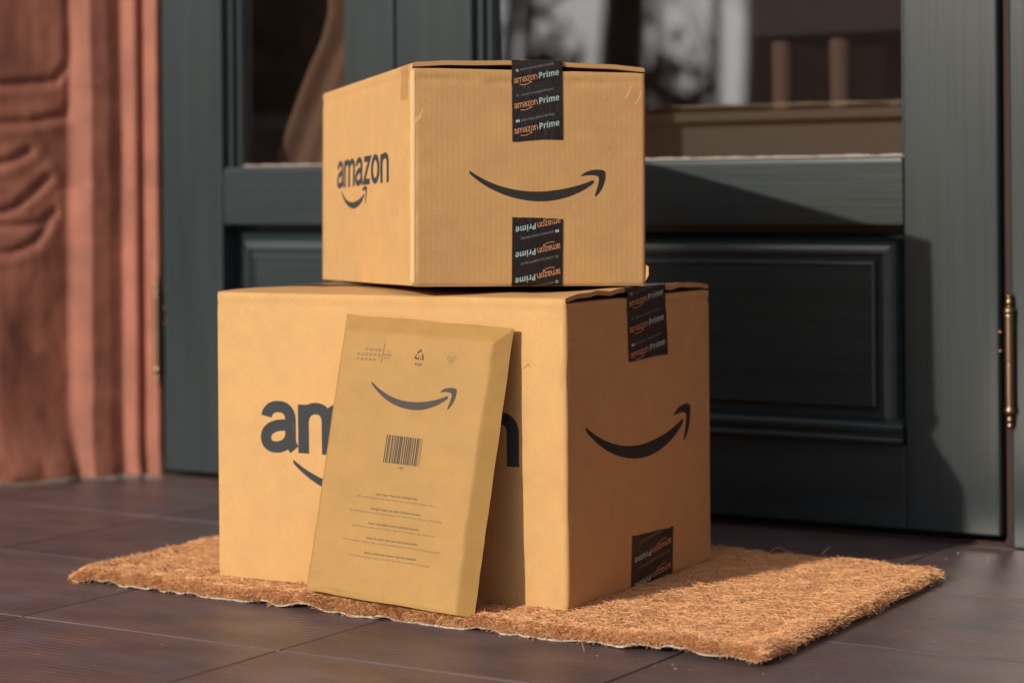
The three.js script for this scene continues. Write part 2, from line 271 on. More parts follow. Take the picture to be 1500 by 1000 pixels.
{
  const f = thing('door_frame', 'dark green-grey door frame around the two leaves', 'door frame');
  part('jamb', slab(-0.7870, -0.66, 0, 2.16, -0.06, -0.001, 0.003, 2), paintUp, f);
  part('rebate', slab(-0.7990, -0.7866, 0, 2.16, -0.07, -0.014, 0.001), rustBrown, f);
  part('jamb', slab(-2.06, -1.9925, 0, 2.16, -0.12, -0.064, 0.003), paintUp, f);
  part('head', slab(-2.0, -0.7875, 2.105, 2.16, -0.06, -0.002, 0.003), paintAcross, f);
  part('threshold', slab(-2.0, -0.79, -0.002, 0.0035, -0.07, -0.018, 0.001), rustBrown, f);
}
// ───────────────────────── room behind the glass ─────────────────────────
{
  const r = structure('room');
  part('floor_slab', slab(-3.4, 0.4, -0.04, -0.001, -3.6, -0.27, 0.002), darkRoom, r);
  part('ceiling', slab(-3.4, 0.4, 2.5, 2.56, -3.6, -0.05, 0.002), darkRoom, r);
  part('back_wall', slab(-3.4, 0.4, 0, 2.5, -3.66, -3.6, 0.002), darkRoom, r);
  part('side_wall', slab(-3.46, -3.4, 0, 2.5, -3.6, -0.5, 0.002), darkRoom, r);
  part('side_wall', slab(0.4, 0.46, 0, 2.5, -3.6, -0.5, 0.002), darkRoom, r);
  part('front_wall', slab(-3.4, -2.03, 0, 2.5, -0.55, -0.505, 0.002), darkRoom, r);
  part('front_wall', slab(-0.7, 0.4, 0, 2.5, -0.55, -0.505, 0.002), darkRoom, r);
  // gathered curtain drawn aside
  const cloth = new THREE.MeshPhysicalMaterial({ color: new THREE.Color().setRGB(0.13, 0.074, 0.047), roughness: 1 });
  const DZ = -0.085, e0 = onZ(394, 240, DZ), e1 = onZ(440, 112, DZ), e2 = onZ(474, 35, DZ);
  const c = grid(70, 60, (u, v) => {
    const y = 0.05 + v * 2.2, e = y < e0.y ? e0.x - (e0.y - y) * 0.3 : y < e1.y ? lerp(e0.x, e1.x, (y - e0.y) / (e1.y - e0.y)) : y < e2.y ? lerp(e1.x, e2.x, (y - e1.y) / (e2.y - e1.y)) : e2.x + 0.02 * sstep(e2.y, e2.y + 0.3, y), w = 0.28;
    return [lerp(e, e + w, u), y, DZ - 0.012 + 0.009 * Math.sin(u * 40 + 1.4 * v) * (0.4 + 0.6 * v) + 0.006 * vnoise(u * 9, v * 5, 8)];
  });
  const cu = thing('curtain', 'brown gathered curtain hanging behind the narrow door pane', 'curtain'); part('drape', c, cloth, cu).material.side = THREE.DoubleSide;
  { const rod = new THREE.CylinderGeometry(0.012, 0.012, 0.6, 12); rod.rotateZ(Math.PI / 2); rod.translate(-1.72, 2.26, -0.09); part('rod', rod, brassDull, cu); }
  const woodDark = new THREE.MeshStandardMaterial({ color: new THREE.Color().setRGB(0.024, 0.015, 0.0095), roughness: 0.6 }), woodTan = new THREE.MeshStandardMaterial({ color: new THREE.Color().setRGB(0.08, 0.043, 0.026), roughness: 0.8 }), black = new THREE.MeshStandardMaterial({ color: new THREE.Color().setRGB(0.012, 0.009, 0.007), roughness: 0.9 });
  const CZ = -0.35, cl = onZ(940, 166, CZ), cr = onZ(1330, 166, CZ);
  const pl = thing('low_cabinet', 'low dark brown cabinet behind the wide door pane', 'cabinet');
  part('cabinet_body', slab(cl.x - 0.2, cr.x + 0.4, 0, cl.y - 0.016, CZ - 0.5, CZ - 0.015, 0.004), woodDark, pl); part('cabinet_top', slab(cl.x - 0.22, cr.x + 0.42, cl.y - 0.0158, cl.y, CZ - 0.51, CZ, 0.004, 2), woodDark, pl);
  const tz = CZ - 0.06, l0 = onZ(1148, 160, tz), l1 = onZ(1233, 160, tz), top = onZ(1190, 55, tz);
  const tb = thing('stool', 'dark stool with tan wooden legs standing on the low cabinet', 'stool', [(l0.x + l1.x) / 2, cl.y + 0.0002, tz - 0.1]), hx = (l1.x - l0.x) / 2, hy = top.y - cl.y;
  part('seat', slab(-hx - 0.035, hx + 0.1, hy, hy + 0.3, -0.13, 0.13, 0.006, 2), black, tb);
  for (const [x, z] of [[-hx, 0.1], [hx, 0.1], [-hx, -0.1], [hx, -0.1]]) { const lg = new THREE.CylinderGeometry(0.016, 0.0145, hy - 0.0005, 20); lg.translate(x, (hy - 0.0005) / 2, z); part('leg', lg, woodTan, tb); }
  part('partition_wall', slab(-3.39, 0.39, 0, 2.499, -2.3, -2.24, 0.002), new THREE.MeshStandardMaterial({ color: new THREE.Color().setRGB(0.34, 0.24, 0.17), roughness: 0.95 }), r);
}

// ───────────────────────── doormat ─────────────────────────
const MAT = { FL: [-1.540, 0.649], FR: [-0.774, 0.661], BR: [-0.788, 0.220], BL: [-1.556, 0.194] };
function matAt(u, v) { return [lerp(lerp(MAT.BL[0], MAT.BR[0], u), lerp(MAT.FL[0], MAT.FR[0], u), v), lerp(lerp(MAT.BL[1], MAT.BR[1], u), lerp(MAT.FL[1], MAT.FR[1], u), v)]; }
function matEdge(u, v) {   // metres to the nearest edge
  return Math.min(u * 0.787, (1 - u) * 0.787, v * 0.455, (1 - v) * 0.455);
}
function matLift(u, v) {   // the edge curls off the floor in scallops
  const e = matEdge(u, v), k = 1 - sstep(0, 0.03, e), front = (1 - v) * 0.455 < 0.03 ? 1 : 0.25;
  return k * front * 0.0085 * Math.max(0, 0.25 + vnoise(u * 15.5, 0.5, 201) * 0.75 + 0.5 * vnoise(u * 34, 1.5, 202) + 0.25 * vnoise(u * 71, 2.5, 203));
}
function matWave(u, v) { return [0.003 * fbm(v * 14, u * 3, 211, 3), 0.0065 * fbm(u * 26, v * 3, 212, 4)]; }
let doormat;
const MAT_TOP = 0.0112;
{
  const mat = doormat = thing('doormat', 'tan coir doormat with frayed wavy edge under the boxes', 'doormat');
  const back = (yo, grow) => grid(300, 60, (u, v) => { const [x, z] = matAt(u, v), [dx, dz] = matWave(u, v), cu = (u - 0.5) * 2, cv = (v - 0.5) * 2; return [x + dx + cu * grow, matLift(u, v) + yo, z + dz + cv * grow]; }, (u, v) => [u * 0.787, v * 0.455]);
  const latex = new THREE.MeshStandardMaterial({ color: new THREE.Color().setRGB(0.62, 0.55, 0.48), roughness: 0.85, side: THREE.DoubleSide });
  const b0 = back(0.0003, 0.0016), b1 = back(0.0019, 0.0020);
  // rim that closes the backing
  const rim = grid(1200, 1, (t, v) => {
    const s = t * 4, e = Math.floor(Math.min(3.9999, s)), f = s - e, [u, w] = [[f, 1], [1, 1 - f], [1 - f, 0], [0, f]][e];
    const [x, z] = matAt(u, w), [dx, dz] = matWave(u, w), gr = v ? 0.0020 : 0.0016; return [x + dx + (u - 0.5) * 2 * gr, matLift(u, w) + (v ? 0.0019 : 0.0003), z + dz + (w - 0.5) * 2 * gr];
  });
  part('latex_backing', mergeGeometries([b0, b1, rim]), latex, mat).userData.label = 'off-white latex backing showing along the edge';
  const core = grid(200, 110, (u, v) => {
    const [x, z] = matAt(u, v), [dx, dz] = matWave(u, v), e = matEdge(u, v), sh = sstep(-0.002, 0.006, e);
    return [x + dx, matLift(u, v) + 0.0028 + (MAT_TOP - 0.0048) * sh + 0.0012 * fbm(x * 90, z * 90, 221, 3), z + dz];
  });
  const coreMat = new THREE.MeshStandardMaterial({ color: new THREE.Color().setRGB(0.78, 0.46, 0.235), roughness: 1, side: THREE.DoubleSide });
  part('coir_core', core, coreMat, mat);
  // coir fibres: bent three-sided strands
  const strand = (bend, twist) => {
    const n = 4, pos = [], idx = [], nor = [];
    for (let i = 0; i <= n; i++) { const t = i / n - 0.5, cx = t, cy = bend * (0.25 - t * t), cz = twist * (t * t * t * 4 - t * 0.5), r = 0.5 * (1 - 0.5 * Math.abs(2 * t) ** 3); for (let k = 0; k < 3; k++) { const a = k * 2.0944; pos.push(cx, cy, cz); nor.push(0, Math.cos(a), Math.sin(a)); pos[pos.length - 2] += 0; } void r; }
    for (let i = 0; i < n; i++) for (let k = 0; k < 3; k++) { const a = i * 3 + k, b = i * 3 + (k + 1) % 3, c = a + 3, d = b + 3; idx.push(a, b, c, b, d, c); }
    return { pos, nor, idx };
  };
  const geoOf = (bend, twist, len, rad) => {
    const s = strand(bend, twist), p = s.pos.map((q, i) => (i % 3 === 0 ? q * len : q * len + s.nor[i] * rad)), g = new THREE.BufferGeometry();
    g.setAttribute('position', new THREE.Float32BufferAttribute(p, 3)); g.setAttribute('normal', new THREE.Float32BufferAttribute(s.nor, 3)); g.setIndex(s.idx); return g;
  };
  const fibreMat = new THREE.MeshStandardMaterial({ color: 0xffffff, roughness: 0.75 });
  const kinds = [[0.45, 0.3, 0.0145, 0.0002, 105000], [-0.3, 0.6, 0.012, 0.00021, 95000], [0.75, -0.5, 0.018, 0.00018, 90000], [0.25, 0.2, 0.009, 0.00024, 90000], [0.4, 0.9, 0.024, 0.00017, 160]];
  const R = rng(4242), M = new THREE.Matrix4(), Q = new THREE.Quaternion(), P = new THREE.Vector3(), E = new THREE.Euler(0, 0, 0, 'YZX'), SC = new THREE.Vector3(), C = new THREE.Color();
  for (const [bend, tw, len, rad, count] of kinds) {
    const im = new THREE.InstancedMesh(geoOf(bend, tw, len, rad), fibreMat, count); im.name = 'coir_pile'; im.userData.kind = 'stuff'; finish(im);
    for (let i = 0; i < count; i++) {
      let u = R(), v = R(); const edge = R();
      if (edge < 0.10) v = 1 - R() * 0.02; else if (edge < 0.16) u = 1 - R() * 0.014; else if (edge < 0.19) u = R() * 0.014; else if (edge < 0.21) v = R() * 0.02;
      const [x, z] = matAt(u, v), [dx, dz] = matWave(u, v), e = matEdge(u, v), sh = sstep(-0.002, 0.007, e);
      const clump = fbm(x * 45, z * 45, 231, 2), depth = R();
      const yTop = matLift(u, v) + 0.0036 + (MAT_TOP - 0.0045) * sh + 0.0030 * clump;
      const y = lerp(matLift(u, v) + 0.0034, yTop, 1 - 0.75 * depth * depth);
      const flow = 12.6 * fbm(x * 22, z * 22, 241, 2) + R() * 3.2;
      const tilt = (R() - 0.5) * 0.5 + (e < 0.006 ? (R() - 0.5) * 0.5 : 0);
      E.set(R() * 6.28 * (len > 0.03 ? 0.1 : 0.35), flow, tilt); Q.setFromEuler(E);
      const k = 0.6 + 0.8 * R(); SC.set(k, k, k).multiplyScalar(1); P.set(x + dx, y + 0.0005, z + dz);
      M.compose(P, Q, SC); im.setMatrixAt(i, M);
      const t = R(), dark = sstep(0.1, 0.55, fbm(x * 60 + 5, z * 60, 251, 3)) * 0.5 + (R() < 0.12 ? 0.35 : 0);
      C.setRGB(lerp(0.80, 0.93, t) * (1 - 0.26 * dark), lerp(0.43, 0.57, t) * (1 - 0.33 * dark), lerp(0.19, 0.295, t) * (1 - 0.37 * dark)); im.setColorAt(i, C);
    }
    mat.add(im);
  }
}

// ───────────────────────── print: letters, smile, tape ─────────────────────────
// Letters are drawn as strokes on a unit x-height (y down on the canvas, baseline at 0).
const GLYPH = {
  a: { w: 0.80, d: (c) => { c.moveTo(0.115, -0.70); c.bezierCurveTo(0.15, -0.86, 0.26, -0.905, 0.38, -0.905); c.bezierCurveTo(0.55, -0.905, 0.63, -0.80, 0.63, -0.64); c.lineTo(0.63, -0.26); c.bezierCurveTo(0.63, -0.18, 0.66, -0.12, 0.71, -0.06); c.moveTo(0.63, -0.545); c.bezierCurveTo(0.30, -0.555, 0.105, -0.46, 0.105, -0.275); c.bezierCurveTo(0.105, -0.15, 0.19, -0.09, 0.31, -0.09); c.bezierCurveTo(0.47, -0.09, 0.63, -0.20, 0.63, -0.36); } },
  m: { w: 1.24, d: (c) => { c.moveTo(0.105, 0); c.lineTo(0.105, -0.97); c.moveTo(0.105, -0.62); c.bezierCurveTo(0.12, -0.82, 0.24, -0.905, 0.37, -0.905); c.bezierCurveTo(0.53, -0.905, 0.605, -0.80, 0.605, -0.62); c.lineTo(0.605, 0); c.moveTo(0.605, -0.62); c.bezierCurveTo(0.63, -0.82, 0.74, -0.905, 0.87, -0.905); c.bezierCurveTo(1.04, -0.905, 1.105, -0.80, 1.105, -0.62); c.lineTo(1.105, 0); } },
  z: { w: 0.72, d: (c) => { c.moveTo(0.05, -0.895); c.lineTo(0.60, -0.895); c.lineTo(0.11, -0.105); c.lineTo(0.66, -0.105); } },
  o: { w: 0.84, d: (c) => { c.ellipse(0.40, -0.5, 0.285, 0.405, 0, 0, 6.2832); } },
  n: { w: 0.78, d: (c) => { c.moveTo(0.105, 0); c.lineTo(0.105, -0.97); c.moveTo(0.105, -0.60); c.bezierCurveTo(0.12, -0.82, 0.26, -0.905, 0.39, -0.905); c.bezierCurveTo(0.55, -0.905, 0.635, -0.80, 0.635, -0.62); c.lineTo(0.635, 0); } },
};
const WORD = ['a', 'm', 'a', 'z', 'o', 'n'], WORD_W = WORD.reduce((s, k) => s + GLYPH[k].w, 0) - 0.06;
function drawWord(c, x, y, width, xh, color, weight = 0.205) {   // baseline at y
  c.save(); c.translate(x, y); c.scale(width / WORD_W, xh); c.strokeStyle = color; c.lineWidth = weight; c.lineCap = 'butt'; c.lineJoin = 'miter';
  for (const k of WORD) { c.beginPath(); GLYPH[k].d(c); c.stroke(); c.translate(GLYPH[k].w, 0); }
  c.restore();
}
function drawSmile(c, x0, x1, y0, y1, color) {   // bounding box on the canvas
  const q = (px, py) => [lerp(x0, x1, (px - 652) / 525), lerp(y0, y1, (py - 497) / 117)];
  const run = (list) => { c.beginPath(); c.moveTo(...q(...list[0])); for (let i = 1; i < list.length; i += 3) c.bezierCurveTo(...q(...list[i]), ...q(...list[i + 1]), ...q(...list[i + 2])); c.closePath(); c.fill(); };
  c.fillStyle = color;
  run([[654, 507], [735, 560], [825, 579], [905, 579], [985, 577], [1065, 560], [1122, 537], [1131, 534], [1135, 541], [1127, 549], [1070, 592], [990, 614], [925, 614], [820, 614], [725, 578], [655, 519], [649, 512], [650, 506], [654, 507]]);
  run([[1080, 519], [1100, 500], [1128, 497], [1150, 497], [1168, 498], [1177, 501], [1177, 513], [1177, 545], [1162, 575], [1140, 594], [1134, 597], [1133, 591], [1135, 586], [1143, 566], [1152, 540], [1149, 526], [1145, 515], [1110, 518], [1087, 521], [1080, 522], [1078, 521], [1080, 519]]);
}
function kraftCanvas(w, h, ppm, rgb, seed, fluteDir) {   // w, h in metres
  return pixelCanvas(w * ppm, h * ppm, (i, j) => {
    const x = i / ppm, y = j / ppm, f = fluteDir ? Math.sin((fluteDir === 'v' ? x : y) * 6.2832 / 0.0052) : 0;
    const fib = 0.5 * vnoise(x * 2600, y * 700, seed) + 0.5 * vnoise(x * 650, y * 2600, seed + 1), mott = fbm(x * 60, y * 60, seed + 2, 4), big = fbm(x * 9, y * 9, seed + 7, 3), dot = vnoise(x * 1100, y * 1100, seed + 9);
    const k = 1 + 0.035 * fib + 0.03 * mott + 0.022 * big + 0.02 * f * (0.55 + 0.45 * mott * 2) - (dot > 0.93 ? 0.09 : 0);
    return [clamp(rgb[0] * k, 0, 255), clamp(rgb[1] * (k + 0.008 * mott), 0, 255), clamp(rgb[2] * (k - 0.02 * mott), 0, 255)];
  });
}
const KRAFT = [S(0.525), S(0.312), S(0.122)], INK = 'rgb(46,50,54)', INK2 = 'rgb(40,38,34)';
function scuff(c, seed, n) {   // abrasions where the liner is rubbed pale or pressed dark, most of them near the edges
  const x = c.getContext('2d'), R = rng(seed), W = c.width, H = c.height;
  for (let i = 0; i < n; i++) {
    const edge = R(), px = edge < 0.35 ? R() ** 3 * W * 0.2 : edge < 0.6 ? W - R() ** 3 * W * 0.2 : R() * W, py = edge > 0.6 && R() < 0.6 ? (R() < 0.5 ? R() ** 3 * H * 0.25 : H - R() ** 3 * H * 0.25) : R() * H, l = 6 + 46 * R() * R(), a = R() < 0.6 ? (R() - 0.5) * 0.5 + 1.57 : R() * 6.28;
    x.strokeStyle = R() < 0.55 ? `rgba(240,206,160,${0.08 + 0.26 * R()})` : `rgba(110,70,32,${0.06 + 0.16 * R()})`; x.lineWidth = 1 + 2.6 * R(); x.lineCap = 'round';
    x.beginPath(); x.moveTo(px, py); x.quadraticCurveTo(px + Math.cos(a) * l * 0.5 + (R() - 0.5) * 6, py + Math.sin(a) * l * 0.5 + (R() - 0.5) * 6, px + Math.cos(a) * l, py + Math.sin(a) * l); x.stroke();
  }
}
const fluteBump = texOf(pixelCanvas(512, 512, (i, j) => { const v = clamp(128 + 46 * Math.sin(i / 512 * 10 * 6.2832) + 36 * fbm(i / 40, j / 60, 301, 4) + 26 * vnoise(i / 2, j / 2, 305), 0, 255); return [v, v, v]; }), false, true);
function cardMat(canvas, w, h) {
  return new THREE.MeshStandardMaterial({ map: texOf(canvas), bumpMap: at(fluteBump, w / 0.052, h / 0.052), bumpScale: 0.00009, roughness: 0.82, side: THREE.DoubleSide });
}
const plainCard = (seed) => { const c = kraftCanvas(0.2, 0.2, 1600, KRAFT, seed, 'v'); return new THREE.MeshStandardMaterial({ map: at(texOf(c, true, true), 5), bumpMap: at(fluteBump, 19), bumpScale: 0.00009, roughness: 0.84, side: THREE.DoubleSide }); };
const cardA = plainCard(401), rawEdge = new THREE.MeshStandardMaterial({ color: new THREE.Color().setRGB(0.48, 0.28, 0.115), roughness: 0.95, side: THREE.DoubleSide });
const wornEdge = new THREE.MeshStandardMaterial({ color: new THREE.Color().setRGB(0.62, 0.41, 0.205), roughness: 0.95, side: THREE.DoubleSide });

const tapeCanvas = (() => {   // one period = three logo lines and the three lines of small print between them
  const W = 620, P = 298, c = canvasOf(W, 3 * P), x = c.getContext('2d'); x.fillStyle = 'rgb(27,21,21)'; x.fillRect(0, 0, W, 3 * P);
  const R = rng(8); for (let i = 0; i < 900; i++) { x.fillStyle = `rgba(${80 + 60 * R()},${60 + 40 * R()},${50 + 30 * R()},${0.05 + 0.1 * R()})`; x.fillRect(R() * W, R() * 3 * P, 1 + R() * 2, 6 + R() * 40); }
  const small = ['WATCH MOVIES AND TV SHOWS', 'LISTEN TO UNLIMITED MUSIC', 'READ KINDLE BOOKS FOR FREE'];
  for (let rep = -1; rep <= 1; rep++) for (let k = 0; k < 3; k++) {
    x.save(); x.translate(32, rep * 3 * P + k * P + 270); x.rotate(-0.205);
    drawWord(x, 0, 0, 292, 60, 'rgb(206,150,102)', 0.145);
    x.strokeStyle = 'rgb(206,150,102)'; x.lineWidth = 7; x.beginPath(); x.moveTo(62, 24); x.quadraticCurveTo(130, 52, 204, 14); x.stroke(); x.beginPath(); x.moveTo(190, 8); x.lineTo(208, 10); x.lineTo(202, 28); x.stroke();
    x.fillStyle = 'rgb(158,190,188)'; x.font = 'bold 100px sans-serif'; x.save(); x.translate(300, 0); x.transform(1, 0, -0.2, 1, 0, 0); const m = x.measureText('Prime').width; x.scale(262 / m, 1); x.fillText('Prime', 0, 0); x.restore();
    x.restore();
    x.save(); x.translate(58, rep * 3 * P + k * P + 130); x.rotate(-0.205); x.fillStyle = 'rgba(150,165,165,0.85)';
    if (k === 0) { x.lineWidth = 8; x.strokeStyle = 'rgba(190,205,205,0.95)'; x.beginPath(); x.arc(12, -12, 13, 0, 7); x.stroke(); } else if (k === 1) { x.font = 'bold 38px sans-serif'; x.fillText('♪', 2, 0); x.fillRect(4, -30, 6, 30); x.fillRect(20, -30, 6, 30); } else { x.fillStyle = 'rgba(200,212,212,0.95)'; x.fillRect(-8, -28, 19, 30); x.fillRect(18, -28, 19, 30); x.fillStyle = 'rgba(150,165,165,0.85)'; }
    x.font = '34px sans-serif'; const s = small[k], mw = x.measureText(s).width; x.save(); x.translate(52, 0); x.scale(420 / mw, 1); x.fillText(s, 0, 0); x.restore(); x.restore();
  }
  return c;
})();
const tapeBump = at(plasterBump, 3, 1);
const tapeTex = texOf(tapeCanvas, true, true);
const tapeMat = new THREE.MeshPhysicalMaterial({ map: tapeTex, roughness: 0.34, bumpMap: tapeBump, bumpScale: 0.0005, side: THREE.DoubleSide });

// ───────────────────────── corrugated boxes ─────────────────────────
// Local frame: x along the long side, +z the long panel seen here, +x the end panel seen here, y up from the base.
function cardboardBox(name, label, spec) {
  const { L, W, H, seed, longCanvas, endCanvas, tape } = spec, r = spec.r || 0.004, t = 0.0042, k0 = r * 0.2929;
  const g = thing(name, label, 'box');
  const drop = (e) => (e >= r ? 0 : r - Math.sqrt(Math.max(0, r * r - (r - e) * (r - e))));
  const wav = (a, b, s) => 0.0007 * fbm(a * 22, b * 22, seed + s, 3);
  const endTop = H - t - 0.0003;
  const bulge = (a, b, w, h, amp) => amp * Math.sin(Math.PI * clamp(a / w, 0, 1)) * Math.sin(Math.PI * clamp(b / h, 0, 1));
  const spread = (u, w) => { const q = 0.06; return u < q ? lerp(k0, 2 * r, u / q) : u > 1 - q ? lerp(w - 2 * r, w - k0, (u - 1 + q) / q) : lerp(2 * r, w - 2 * r, (u - q) / (1 - 2 * q)); };
  // dented arrises: the near vertical edge is crushed unevenly
  const dent = (y) => 0.0021 * Math.max(0, vnoise(y * 48, 3, seed + 61)) + 0.001 * vnoise(y * 20, 9, seed + 62);
  const longZ = (x, y) => W / 2 - drop(L / 2 - Math.abs(x)) - drop(Math.max(H - y, k0)) * 1 + bulge(x + L / 2, y, L, H, 0.0034) + wav(x, y, 1) * sstep(0, 0.02, L / 2 - Math.abs(x)) - dent(y) * (1 - sstep(0.001, 0.008, L / 2 - x)) - 0.0006 * Math.exp(-(((H - y - 0.012) / 0.003) ** 2));
  const endX = (z, y) => L / 2 - drop(W / 2 - Math.abs(z)) - 0.35 * drop(Math.max(endTop - y, k0)) - drop(Math.max(y, k0)) * 0.6 + bulge(z + W / 2, y, W, H, spec.endBulge ?? 0.003) + wav(z, y, 2) * sstep(0, 0.02, W / 2 - Math.abs(z)) - dent(y) * (1 - sstep(0.001, 0.008, W / 2 - z)) - 0.0015 * Math.exp(-(((endTop - y - 0.011 - 0.0022 * vnoise(z * 45, 6, seed + 8)) / 0.0026) ** 2)) * (0.5 + 0.5 * vnoise(z * 60, 1, seed + 5));
  const longPanel = (s) => grid(110, 84, (u, v) => { const x = spread(u, L) - L / 2, y = spread(v, H); return [s * x, y, s * longZ(x, y)]; }, (u, v) => [(spread(u, L)) / L, spread(v, H) / H]);
  const endPanel = (s) => grid(90, 84, (u, v) => { const z = W / 2 - spread(u, W), y = spread(v, endTop); return [s * endX(z, y), y, s * z]; }, (u, v) => [spread(u, W) / W, spread(v, endTop) / H]);
  part('long_panel', longPanel(1), cardMat(longCanvas, L, H), g);
  part('long_panel', longPanel(-1), cardA, g);
  part('end_panel', endPanel(1), cardMat(endCanvas, W, H), g);
  part('end_panel', endPanel(-1), cardA, g);
  // flaps: minor ones under, major ones over; slabs with a raw corrugated edge
  const lift = (x, f) => (spec.lift ?? 0.002) * f + (spec.endLift ?? 0) * sstep(L / 2 - 0.07, L / 2, x) * Math.sqrt(Math.sin(Math.PI * clamp(f * 0.62, 0, 1))) * (0.75 + 0.5 * vnoise(f * 7, 1, seed + 15)) + 0.0016 * (fbm(x * 26, f * 3, seed + 11, 3) + 0.35) * sstep(0, 0.25, f);
  const flap = (sz, top) => {   // section from the hinge (f = 0) to the seam (f = 1)
    const n = 14, m = 60, hx = L / 2 - 0.0012, sg = top ? 1 : -1, y0 = top ? H : 0;
    const up = (f, x) => y0 + sg * (top ? lift(x, f) : 0) - sg * drop(Math.max(f * W / 2, k0)), lo = (f, x) => up(Math.max(f, 0.035), x) - sg * t;
    const zz = (f) => sz * (W / 2 - Math.max(f * (W / 2 - 0.0008), k0)), fl = (j) => (j / n) ** 1.6, xx = (u) => lerp(-hx, hx, u) + 0;
    const A = grid(m, n, (u, v) => { const x = xx(u), f = fl(v * n); return [x, up(f, x), zz(f)]; }, (u, v) => [u * L, v * W / 2]);
    const B = grid(m, n, (u, v) => { const x = xx(u), f = fl(v * n); return [x, lo(f, x), zz(f)]; }, (u, v) => [u * L, v * W / 2]);
    const sides = [-hx, hx].map((x) => grid(n, 1, (u, v) => { const f = fl(u * n); return [x, v ? up(f, x) : lo(f, x), zz(f)]; }));
    const seam = grid(m, 1, (u, v) => { const x = xx(u); return [x, v ? up(1, x) : lo(1, x), zz(1)]; });
    const f = part(top ? 'top_flap' : 'bottom_flap', mergeGeometries([A, B]), cardA, g);
    part('raw_edge', mergeGeometries([...sides, seam]), rawEdge, f);
  };
  for (const s of [1, -1]) { flap(s, true); flap(s, false); }
  for (const s of [1, -1]) { const d = Math.min(L / 2 - 0.01, W / 2), y1 = endTop - 0.0004; part('minor_flap', slab(s > 0 ? L / 2 - d : -L / 2 + 0.003, s > 0 ? L / 2 - 0.003 : -L / 2 + d, y1 - t, y1, -W / 2 + 0.006, W / 2 - 0.006, 0.001), cardA, g); }
  // scuffed ridge along the near vertical edge
  const ridge = grid(6, 90, (u, v) => { const y = 0.004 + v * (H - 0.012), a = lerp(0.1, 1.47, u), c = [L / 2 - r, W / 2 - r], d = dent(y), rr = r + 0.00025 - d * 0.55; return [c[0] + Math.cos(a) * rr, y, c[1] + Math.sin(a) * rr]; }, (u, v) => [u * 0.01, v * H]);
  part('corner_crease', ridge, spec.worn ? wornEdge : cardA, g);
  // packing tape over the seam, down each end
  const strip = (list, a0, a1, v0, flip, cutA, cutB) => {   // list of [x, y] profile points as functions of z, sampled by length
    const per = 3 * tape.pitch, len = [0]; for (let i = 1; i < list.length; i++) { const p = list[i - 1](0), q = list[i](0); len.push(len[i - 1] + Math.hypot(q[0] - p[0], q[1] - p[1])); }
    return grid(16, list.length - 1, (u, v) => { const i = Math.round(v * (list.length - 1)), z = W / 2 - lerp(a0, a1, u), p = list[i](z); const c = i === 0 ? lerp(cutA, cutB, u) + 0.0004 * vnoise(u * 30, 2, seed) : 0; return [p[0], p[1] + c, z]; },
      (u, v) => { const i = Math.round(v * (list.length - 1)), c = i === 0 ? lerp(cutA, cutB, u) : 0, s = (len[i] + c) / per + v0; return flip ? [1 - u, s] : [u, s]; });
  };
  const o = 0.0007, up = [], down = [];
  for (let i = 0; i <= 26; i++) { const y = lerp(tape.v1, endTop - 0.002, i / 26); up.push((z) => [endX(z, y) + o, y]); }
  const capY = (x) => H + Math.max(lift(x, 0.9), lift(x, 1)) + o + 0.0004;
  up.push((z) => [endX(z, endTop - 0.004) + o, capY(L / 2) - 0.0018]); up.push(() => [L / 2 - 0.0004, capY(L / 2) - 0.0004]);
  for (let i = 0; i <= 40; i++) { const x = lerp(L / 2 - 0.002, -L / 2 + 0.002, i / 40); up.push(() => [x, capY(x)]); }
  part('packing_tape', strip(up, tape.a0, tape.a1, tape.off1, false, tape.cut1[0], tape.cut1[1]), tapeMat, g).userData.label = 'printed black tape over the top seam';
  for (let i = 0; i <= 22; i++) { const y = lerp(tape.v2, 0.0006, i / 22); down.push((z) => [endX(z, y) + o, y]); }
  down.push(() => [L / 2 - 0.006, -0.0002]);
  part('packing_tape', strip(down, tape.b0, tape.b1, tape.off2, true, tape.cut2[0], tape.cut2[1]), tapeMat, g).userData.label = 'printed black tape over the bottom seam';
  return g;
}

